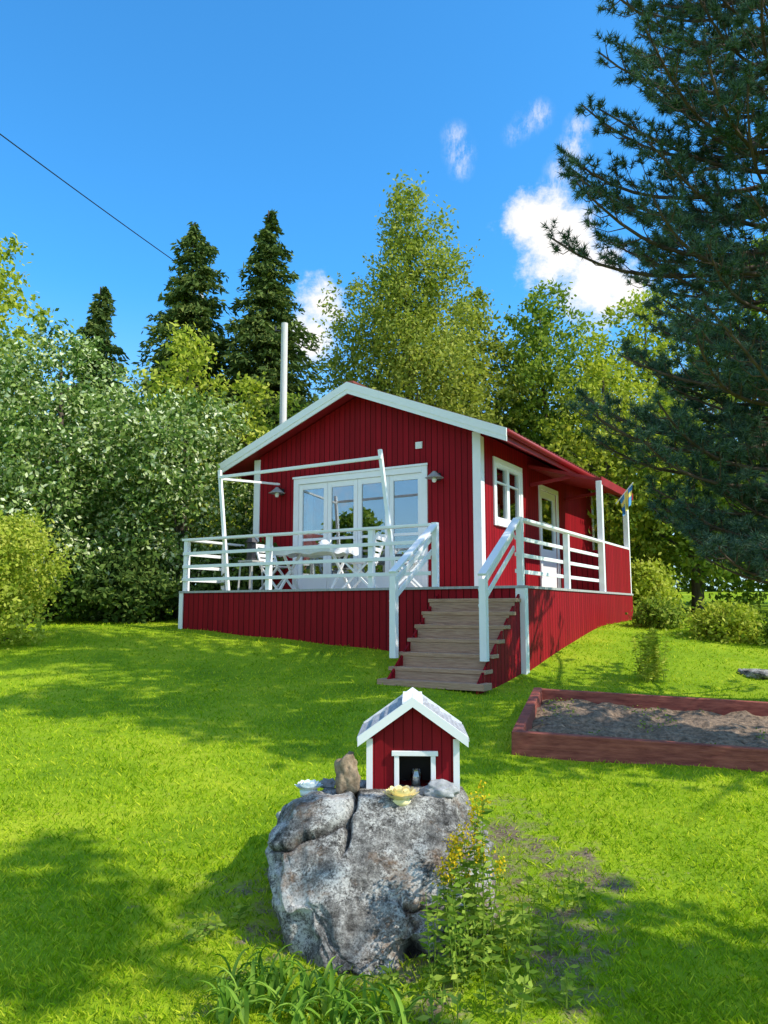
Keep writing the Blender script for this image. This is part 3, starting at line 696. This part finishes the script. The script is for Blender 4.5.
col=mixc(nt,math_(nt,'MULTIPLY',brm,.65),col,(.27,.14,.06))
dk=noise(nt,4.5,9,.85); dkm=ramp(nt,dk,[(.40,(1,1,1)),(.48,(0,0,0))]); col=mixc(nt,math_(nt,'MULTIPLY',dkm,.85),col,(.04,.036,.032))
sp=ramp(nt,n3,[(.38,(.3,.3,.3)),(.5,(1,1,1))]); col=mixc(nt,.7,col,sp,'MULTIPLY')
atc=N(nt,'ShaderNodeAttribute',attribute_name='recess_shade'); col=mixc(nt,math_(nt,'MULTIPLY',atc.outputs['Fac'],.92),col,(.012,.010,.008))  # near-black shade painted into the rock's cracks and lower hollow
principled(nt,out,col,.9,bump(nt,math_(nt,'ADD',n2,math_(nt,'MULTIPLY',n3,.3)),.8,.03),spec=.15)
CR={}
def rockmesh(name,parent,fn,sub=5,mat=GRAN,smooth=True,recess_shade=False):
    bm=bmesh.new(); bmesh.ops.create_icosphere(bm,subdivisions=sub,radius=1)
    cv=[]
    for v in bm.verts:
        CR['k']=0; v.co=fn(v.co.copy()); cv.append(CR['k'])
    me=bpy.data.meshes.new(name); bm.to_mesh(me); bm.free(); me.materials.append(mat)
    if recess_shade:
        a=me.attributes.new('recess_shade','FLOAT','POINT'); a.data.foreach_set('value',cv)
    me.polygons.foreach_set('use_smooth',[smooth]*len(me.polygons)); return link(bpy.data.objects.new(name,me),parent)
def fslab(c): 
    n=mnoise.noise(c*2); return Vector((c.x*.22*(1+.2*n),c.y*.35*(1+.2*n),max(min(c.z*.1,.045),-.05)))
rockmesh('slab',st,fslab,4)
# ---------------------------------------------------------------- boulder
bo=thing('boulder',(0.0,4.05,-1.52),'large grey granite boulder with lichen and deep cracks','rock')
def sgnpow(a,e): return math.copysign(abs(a)**e,a)
def fb(c):
    d=c.copy()
    p=Vector((sgnpow(d.x,.82)*.65,sgnpow(d.y,.8)*.66,sgnpow(d.z,.85)*.68))
    n=Vector((p.x*1.7+3,p.y*1.7,p.z*1.7))
    a=mnoise.noise(n)*.06+mnoise.noise(n*2.3)*.04+mnoise.noise(n*5)*.022
    a-=abs(mnoise.noise(n*1.9+Vector((5,2,1))))*.07+abs(mnoise.noise(n*4.0+Vector((1,7,1))))*.045
    a+=mnoise.noise(n*12)*.011+mnoise.noise(n*30)*.006
    p=p+d*a
    top=.600+.012*mnoise.noise(n*3)+.010*mnoise.noise(n*9)
    front=-(p.y+.12)
    if front>0: top-=front*.95+front*front*.35-.05*mnoise.noise(n*2.5+Vector((4,4,4)))*min(1,front*5)
    if p.x<-.36: top-=(-.36-p.x)*.5
    if p.x>.42: top-=(p.x-.42)*.6
    if p.z>top: p.z=top+(p.z-top)*.10
    if p.z<.42: p.x*=1-.20*min(1,(.42-p.z)/.42)
    wob=.04*mnoise.noise(n*2.6)+.012*mnoise.noise(n*9)
    s=(p.z-.36)-.42*(p.x+.62)+wob
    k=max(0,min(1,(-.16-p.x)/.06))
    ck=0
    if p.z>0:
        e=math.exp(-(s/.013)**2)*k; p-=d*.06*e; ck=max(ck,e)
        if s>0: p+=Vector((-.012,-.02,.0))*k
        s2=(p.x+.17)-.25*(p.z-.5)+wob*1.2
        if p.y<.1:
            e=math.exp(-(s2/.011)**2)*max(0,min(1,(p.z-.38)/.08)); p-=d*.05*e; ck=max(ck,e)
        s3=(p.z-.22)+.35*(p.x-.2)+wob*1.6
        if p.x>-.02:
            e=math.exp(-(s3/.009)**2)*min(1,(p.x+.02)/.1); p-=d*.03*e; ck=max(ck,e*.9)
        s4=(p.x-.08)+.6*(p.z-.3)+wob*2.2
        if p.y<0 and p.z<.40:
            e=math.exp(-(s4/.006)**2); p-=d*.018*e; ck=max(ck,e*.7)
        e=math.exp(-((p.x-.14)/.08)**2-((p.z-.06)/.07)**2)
        if p.y<0: p-=d*.12*e; ck=max(ck,min(1,e*1.1))  # undercut hollow, its shade painted dark through the same mask
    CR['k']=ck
    return p
rockmesh('rock_body',bo,fb,7,recess_shade=True)
# ---------------------------------------------------------------- things on the rock
hz=-.925
hs=thing('miniature_house',(.150,4.12,hz),'small red model house with white trim and open doorway','model house',math.radians(-2))
b=B(); hw=.235; H=.27; D_=.42; ap=.435
def gp(y0,y1,u0,u1,z0,z1=None):
    N_=[u0]+([0] if u0<0<u1 else [])+[u1]; f_=lambda u:ap-abs(u)*(ap-H)/hw
    P=[(u,z0) for u in N_]+[(u,f_(u) if z1 is None else z1) for u in N_[::-1]]; n=len(P)
    b.add([(u,y0,z) for u,z in P]+[(u,y1,z) for u,z in P],[tuple(range(n)),tuple(range(n,2*n))[::-1]]+[(i,i+n,(i+1)%n+n,(i+1)%n) for i in range(n)])
ox0,ox1,oz=-.075,.095,.175
gp(0,.015,-hw,ox0,-.03);gp(0,.015,ox1,hw,-.03);gp(0,.015,ox0,ox1,oz);gp(D_-.015,D_,-hw,hw,-.03)
b.box(-hw,-hw+.015,.015,D_-.015,-.03,H);b.box(hw-.015,hw,.015,D_-.015,-.03,H);b.box(-hw+.015,hw-.015,.015,D_-.015,-.01,.01)
DH=board_mat('red_small_boards',(.21,.005,.010),(.30,.008,.016),(.12,.004,.007),.05,.45,.495)
b.obj('wall',DH,hs)
SG=(ap-H)/hw; b=B()
for s in(-1,1):
    for li in range(4):
        ea=s*.275*li/4; eb=s*.275*(li+1)/4+s*.016
        vs=[]
        for y in(-.035,D_+.045): vs+=[(ea,y,ap+.014-abs(ea)*SG),(eb,y,ap+.036-abs(eb)*SG),(eb,y,ap+.020-abs(eb)*SG),(ea,y,ap+.004-abs(ea)*SG)]
        b.add(vs,[(0,1,2,3),(7,6,5,4),(0,4,5,1),(1,5,6,2),(2,6,7,3)])
ROOFG=simple('grey_painted_board',(.24,.24,.25),(.52,.52,.53),9,.7,.5,.006,stretch=(8,1,8))
rf=b.obj('roof',ROOFG,hs)
for y0,y1 in((-.055,-.036),(D_+.046,D_+.06)):
    b=B()
    for s in(-1,1):
        e=s*.285; vs=[]
        for y in(y0,y1): vs+=[(0,y,ap+.042),(e,y,ap+.042-abs(e)*SG),(e,y,ap-.008-abs(e)*SG),(0,y,ap-.008)]
        b.add(vs,[(0,1,2,3),(7,6,5,4),(0,4,5,1),(1,5,6,2),(2,6,7,3)])
    b.obj('bargeboard',WHITE,rf)
b=B()
for s in(-1,1): b.beam((s*.027,-.034,ap+.026-.02*SG),(s*.027,D_+.044,ap+.026-.02*SG),.055,.012)
b.obj('ridge_board',WHITE,rf)
for s in(-1,1):
    x0,x1=(hw-.026,hw+.006) if s>0 else (-hw-.006,-hw+.026); xx=(hw,hw+.006) if s>0 else (-hw-.006,-hw)
    boxobj('corner_board',WHITE,hs,(x0,x1,-.008,-.0005,-.02,H-.01),(xx[0],xx[1],0,.03,-.02,H-.02))
b=B(); b.box(ox0-.022,ox0+.003,-.014,-.0,-.01,oz);b.box(ox1-.003,ox1+.022,-.014,-.0,-.01,oz);b.box(ox0-.035,ox1+.035,-.018,-.0,oz,oz+.025)
b.obj('doorway_trim',WHITE,hs,bevel=.002)
boxobj('interior_wall',INT,hs,(-hw+.016,hw-.016,.2,.21,.01,.25))
la=thing('tea_light_lantern',(.17,4.19,hz+.012),'small glass jar candle lantern inside the doorway','candle lantern')
b=B(); b.lathe([(0,0),(.03,0),(.032,.05),(.024,.07),(.024,.08)],n=16); b.obj('glass_jar',GLASS,la,smooth=True)
b=B(); b.lathe([(0,.002),(.02,.002),(.02,.045),(0,.047)],n=12); b.obj('candle',WHITE,la)
def lotus(name,loc,label,mat,sc):
    o=thing(name,loc,label,'candle holder')
    b=B()
    for ring,(nr,r0,el,L) in enumerate(((10,.030,.42,.065),(9,.024,.75,.058),(7,.016,1.05,.045))):
        for i in range(nr):
            a=2*math.pi*(i+.5*ring)/nr; ca,sa=math.cos(a),math.sin(a); n=6; vs=[]
            for k in range(n+1):
                t_=k/n; rr=(r0+L*t_*math.cos(el*(.55+t_*.6)))*sc; zz=(.004*ring+L*t_*math.sin(el*(.55+.6*t_)))*sc+.006; w_=.024*math.sin(math.pi*min(t_*.85+.12,1))**.8*sc
                cup=.4*w_
                vs+=[(ca*rr-sa*w_,sa*rr+ca*w_,zz+cup),(ca*rr,sa*rr,zz),(ca*rr+sa*w_,sa*rr-ca*w_,zz+cup)]
            fs=[]
            for k in range(n): fs+=[(3*k,3*k+1,3*k+4,3*k+3),(3*k+1,3*k+2,3*k+5,3*k+4)]
            b.add(vs,fs)
    b.obj('petals',mat,o,smooth=True)
    b=B(); b.lathe([(0,-.02),(.05*sc,-.02),(.055*sc,.004*sc),(.035*sc,.014*sc),(0,.014*sc)],n=16); b.obj('base',mat,o,smooth=True)
YC=simple('yellow_ceramic',(.92,.74,.26),(.96,.86,.52),14,.3); WC=simple('pale_ceramic',(.72,.80,.76),(.88,.92,.90),10,.3)
lotus('lotus_candle_holder',(.085,3.95,hz-.006),'pale yellow lotus-shaped candle holder on the boulder',YC,1.05)
lotus('lotus_candle_holder',(-.39,4.13,hz-.004),'white-green lotus-shaped candle holder on the boulder',WC,.85)
def stone(x,y,z,sx,sy,sz,label,seed,c1,c2):
    o=thing('stone',(x,y,z),label,'stone')
    m=simple('stone_surface',c1,c2,22,.85,.7,.01)
    def f(c):
        n=mnoise.noise(c*1.3+Vector((seed,0,0)))*.35+mnoise.noise(c*3.1+Vector((0,seed,0)))*.2
        n-=abs(mnoise.noise(c*2.2+Vector((seed,seed,0))))*.3
        q=c*(1+n); return Vector((q.x*sx,q.y*sy,q.z*sz+sz*.8))
    rockmesh('stone_body',o,f,4,m)
stone(-.19,4.1,hz-.02,.068,.06,.12,'upright brown rough stone beside the miniature house',3,(.10,.065,.035),(.42,.31,.20))
stone(.275,4.02,hz-.01,.09,.06,.045,'flat grey stone lying on the boulder',8,(.2,.2,.2),(.5,.5,.49))
stone(-.3,4.25,hz-.02,.05,.05,.03,'small grey stone on the boulder',12,(.15,.15,.15),(.4,.4,.38))
# ---------------------------------------------------------------- foreground plants
WEED=leaf_mat('weed_leaf',[(.09,.18,.02),(.22,.33,.04),(.44,.52,.09)],.3,3)
STRAP=leaf_mat('strap_leaf',[(.09,.21,.02),(.20,.35,.04),(.38,.52,.09)],.3,3)
FLW=leaf_mat('yellow_flower',[(.65,.42,.01),(.85,.65,.04)],.3,3)
def strap(x,y,n,h,label,seed,spread=.3):
    r=random.Random(seed); z=float(gh(x,y)); o=thing('daylily_plant',(x,y,z),label,'plant',0,'strap-leaved plants by the boulder')
    b=B()
    for i in range(n):
        a=r.random()*6.283; L=h*(.5+.6*r.random()); px,py=(r.random()-.5)*spread,(r.random()-.5)*spread*.5; up_=.6+.7*r.random(); w_=.006+.005*r.random(); vs=[]; K=8
        for k in range(K+1):
            t_=k/K; th=up_*1.35-1.9*t_*t_*.85
            if k==0: cx,cz=0,0
            else: cx+=L/K*math.cos(th); cz+=L/K*math.sin(th)
            ww=w_*(1-t_**3)+.0005; X=px+math.cos(a)*cx;Y=py+math.sin(a)*cx
            vs+=[(X-math.sin(a)*ww,Y+math.cos(a)*ww,max(cz,0)+.003),(X,Y,max(cz,0)-.002),(X+math.sin(a)*ww,Y-math.cos(a)*ww,max(cz,0)+.003)]
        fs=[]
        for k in range(K): fs+=[(3*k,3*k+1,3*k+4,3*k+3),(3*k+1,3*k+2,3*k+5,3*k+4)]
        b.add(vs,fs)
    b.obj('leaves',STRAP,o,smooth=True)
strap(-.40,3.16,80,.22,'clump of long green strap leaves before the boulder',1,.45)
strap(-.13,3.02,70,.20,'arching green strap-leaved plant in the lawn',2,.45)
strap(-.50,3.34,35,.18,'small clump of green strap leaves by the boulder',3,.25)
def weed(x,y,nst,h,label,seed,flower=True,spread=.2,name='goldenrod_plant',ls=1.0,mat=None):
    mat=mat or WEED
    r=random.Random(seed); z=float(gh(x,y)); o=thing(name,(x,y,z),label,'plant',0,'wild plants around the boulder')
    C=[];A=[]
    for i in range(nst):
        bx,by=(r.random()-.5)*spread,(r.random()-.5)*spread; lx,ly=(r.random()-.5)*.3,(r.random()-.5)*.3; hh=h*(.55+.5*r.random())
        P=lambda t_:(bx+lx*hh*t_**1.5,by+ly*hh*t_**1.5,hh*t_)
        b=B(); b.tube([P(k/5) for k in range(6)],[.0035*(1-.6*k/5) for k in range(6)],5); b.obj('stem',mat,o)
        m=int(hh/.012)
        for k in range(m):
            t_=.08+.86*k/m; a=k*2.4+r.random(); l=.035*(1.2-.6*t_)*(.7+.6*r.random()); p=P(t_)
            d=(math.cos(a),math.sin(a),.35-.5*r.random()); C.append([p[0]+d[0]*l*.8,p[1]+d[1]*l*.8,p[2]+d[2]*l*.8]);A.append(d)
        if flower and r.random()<.65:
            Fc=[]
            for k in range(60):
                t_=.84+.18*r.random(); p=P(t_); s=.020*(1.1-abs(t_-.9)*5); Fc.append([p[0]+r.gauss(0,s),p[1]+r.gauss(0,s),p[2]+r.gauss(0,.01)])
            npmesh('flower_head',leafquads(np.array(Fc),.007,.8),4,FLW,o)
    C=np.array(C);npmesh('leaves',leafquads(C,ls*.026*(.6+.7*rng.random(len(C))),.34,axis=np.array(A),jit=.3),4,mat,o)
weed(.31,3.44,9,.66,'tall wild plant with small yellow flowers beside the boulder',1,spread=.14)
weed(.42,3.50,8,.72,'leafy goldenrod with yellow flower heads by the boulder',2,spread=.14)
weed(.26,3.36,7,.38,'leafy green weed at the foot of the boulder',3,False,.18,'wild_plant')
weed(.50,3.40,9,.34,'low bushy green weed with narrow leaves',4,False,.24,'wild_plant')
weed(.64,3.6,7,.26,'green weed growing from bare soil',5,False,.22,'wild_plant')
weed(.35,3.22,10,.20,'low leafy weed at the lawn edge',6,False,.35,'wild_plant')
weed(.12,3.15,8,.14,'tiny leafy weed in the grass',8,False,.3,'wild_plant')
weed(.66,3.3,8,.14,'low weed beside the bare soil',9,False,.3,'wild_plant')
weed(.85,4.1,8,.12,'sparse low weed on bare earth',11,False,.4,'wild_plant')
weed(-.72,3.75,8,.13,'small leafy weed beside the boulder',12,False,.25,'wild_plant')
weed(3.45,10.1,26,.72,'slim light green sapling on the lawn',10,False,.30,'sapling',1.3,L_LIME)
print('leaves',NL)
# ---------------------------------------------------------------- world, sun, camera
el=math.radians(44); az=math.radians(110)
ts=Vector((math.sin(az)*math.cos(el),math.cos(az)*math.cos(el),math.sin(el)))
sl_=bpy.data.lights.new('sun','SUN'); sl_.energy=5.0; sl_.angle=math.radians(.5); sl_.color=(1,.94,.84)
so=bpy.data.objects.new('sun',sl_); so.rotation_euler=ts.to_track_quat('Z','Y').to_euler(); so.location=(20,5,20); COL.objects.link(so)
W_=bpy.data.worlds.new('World'); S.world=W_; W_.use_nodes=True; nt=W_.node_tree; nt.nodes.clear()
wo=N(nt,'ShaderNodeOutputWorld'); bg=N(nt,'ShaderNodeBackground'); bg.inputs[1].default_value=.15
sky=N(nt,'ShaderNodeTexSky',sky_type='NISHITA'); sky.sun_disc=False; sky.sun_elevation=el; sky.sun_rotation=az; sky.ozone_density=3.0; sky.dust_density=.3; sky.air_density=1.0
skc=mixc(nt,1.0,sky.outputs[0],(.55,1.62,2.15),'MULTIPLY')
tc=N(nt,'ShaderNodeTexCoord'); dirv=tc.outputs['Generated']
sxyz=N(nt,'ShaderNodeSeparateXYZ'); nt.links.new(dirv,sxyz.inputs[0])
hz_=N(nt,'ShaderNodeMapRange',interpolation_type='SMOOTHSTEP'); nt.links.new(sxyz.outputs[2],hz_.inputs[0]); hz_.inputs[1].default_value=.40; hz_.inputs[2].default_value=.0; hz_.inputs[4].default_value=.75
skc=mixc(nt,hz_.outputs[0],skc,(5.2,5.8,6.2))  # white haze added low in the sky to lift light on upright walls
def mask(lst):
    tot=None
    for a_,e_,r_,s_ in lst:
        ar,er=math.radians(a_),math.radians(e_)
        c_=(math.sin(ar)*math.cos(er),math.cos(ar)*math.cos(er),math.sin(er))
        dp=N(nt,'ShaderNodeVectorMath',operation='DISTANCE'); nt.links.new(dirv,dp.inputs[0]); dp.inputs[1].default_value=c_
        mr=N(nt,'ShaderNodeMapRange',interpolation_type='SMOOTHSTEP'); nt.links.new(dp.outputs['Value'],mr.inputs[0]); mr.inputs[1].default_value=math.radians(r_); mr.inputs[2].default_value=0; mr.inputs[4].default_value=s_
        tot=mr.outputs[0] if tot is None else math_(nt,'MAXIMUM',tot,mr.outputs[0])
    return tot
tot=mask(((12.4,27.6,4.4,1.2),(13.8,25.6,5.2,1.5),(16.2,23.6,5.2,1.4),(18.2,22.2,3.6,1.1),(-4.5,21.8,3.8,1.2),(-5.6,20.2,3.8,1.2)))
wis=mask(((5.7,33.2,1.2,.8),(6.0,32.2,1.4,1),(6.1,31.2,1.1,.8),(12.3,34.0,1.2,.9),(11.3,33.5,1.2,.7),(10.3,33.0,1.0,.5),(15.2,32.9,1.2,.9),(14.7,31.7,1.4,1.1),(14.0,30.4,1.6,1.1),(13.3,29.2,1.6,1)))
bk=N(nt,'ShaderNodeMapRange',interpolation_type='SMOOTHSTEP'); nt.links.new(sxyz.outputs[1],bk.inputs[0]); bk.inputs[1].default_value=.15; bk.inputs[2].default_value=-.35; bk.inputs[4].default_value=.72  # unseen clouds added behind the camera to brighten the shaded cabin front
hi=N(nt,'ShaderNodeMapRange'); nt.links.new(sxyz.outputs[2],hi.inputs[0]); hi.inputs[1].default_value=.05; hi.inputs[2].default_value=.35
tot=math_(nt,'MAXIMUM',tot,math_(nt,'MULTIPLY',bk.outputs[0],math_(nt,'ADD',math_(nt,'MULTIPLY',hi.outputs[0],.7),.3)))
n1=noise(nt,9,8,.66,vec=dirv,stretch=(1,1,1.5))
n2=noise(nt,38,7,.7,vec=dirv)
n3=noise(nt,26,8,.75,vec=dirv,stretch=(2.2,1.6,.5))
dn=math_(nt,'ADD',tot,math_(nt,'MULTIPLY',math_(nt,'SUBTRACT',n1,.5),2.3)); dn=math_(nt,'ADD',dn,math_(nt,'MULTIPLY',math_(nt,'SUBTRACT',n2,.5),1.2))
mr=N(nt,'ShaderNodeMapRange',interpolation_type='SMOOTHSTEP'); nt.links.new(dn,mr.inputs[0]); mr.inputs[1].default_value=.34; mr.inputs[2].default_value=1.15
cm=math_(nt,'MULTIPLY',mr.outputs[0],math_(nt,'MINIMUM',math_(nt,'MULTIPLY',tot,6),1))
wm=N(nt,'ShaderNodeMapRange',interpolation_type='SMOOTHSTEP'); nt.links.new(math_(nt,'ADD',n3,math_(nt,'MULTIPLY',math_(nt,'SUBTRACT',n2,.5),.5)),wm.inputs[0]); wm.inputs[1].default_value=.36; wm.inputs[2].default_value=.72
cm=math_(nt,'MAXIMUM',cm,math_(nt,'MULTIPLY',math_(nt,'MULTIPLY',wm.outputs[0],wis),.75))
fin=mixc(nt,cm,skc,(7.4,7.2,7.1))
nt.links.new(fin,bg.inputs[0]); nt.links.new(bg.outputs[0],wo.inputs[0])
cd=bpy.data.cameras.new('camera'); cam=bpy.data.objects.new('camera',cd); COL.objects.link(cam); S.camera=cam
cd.sensor_fit='VERTICAL'; cd.sensor_height=36; cd.lens=769/1024*36; cd.clip_end=2000; cd.clip_start=.05
cam.location=(0,0,0); cam.rotation_euler=(math.radians(90+7.26),0,0)
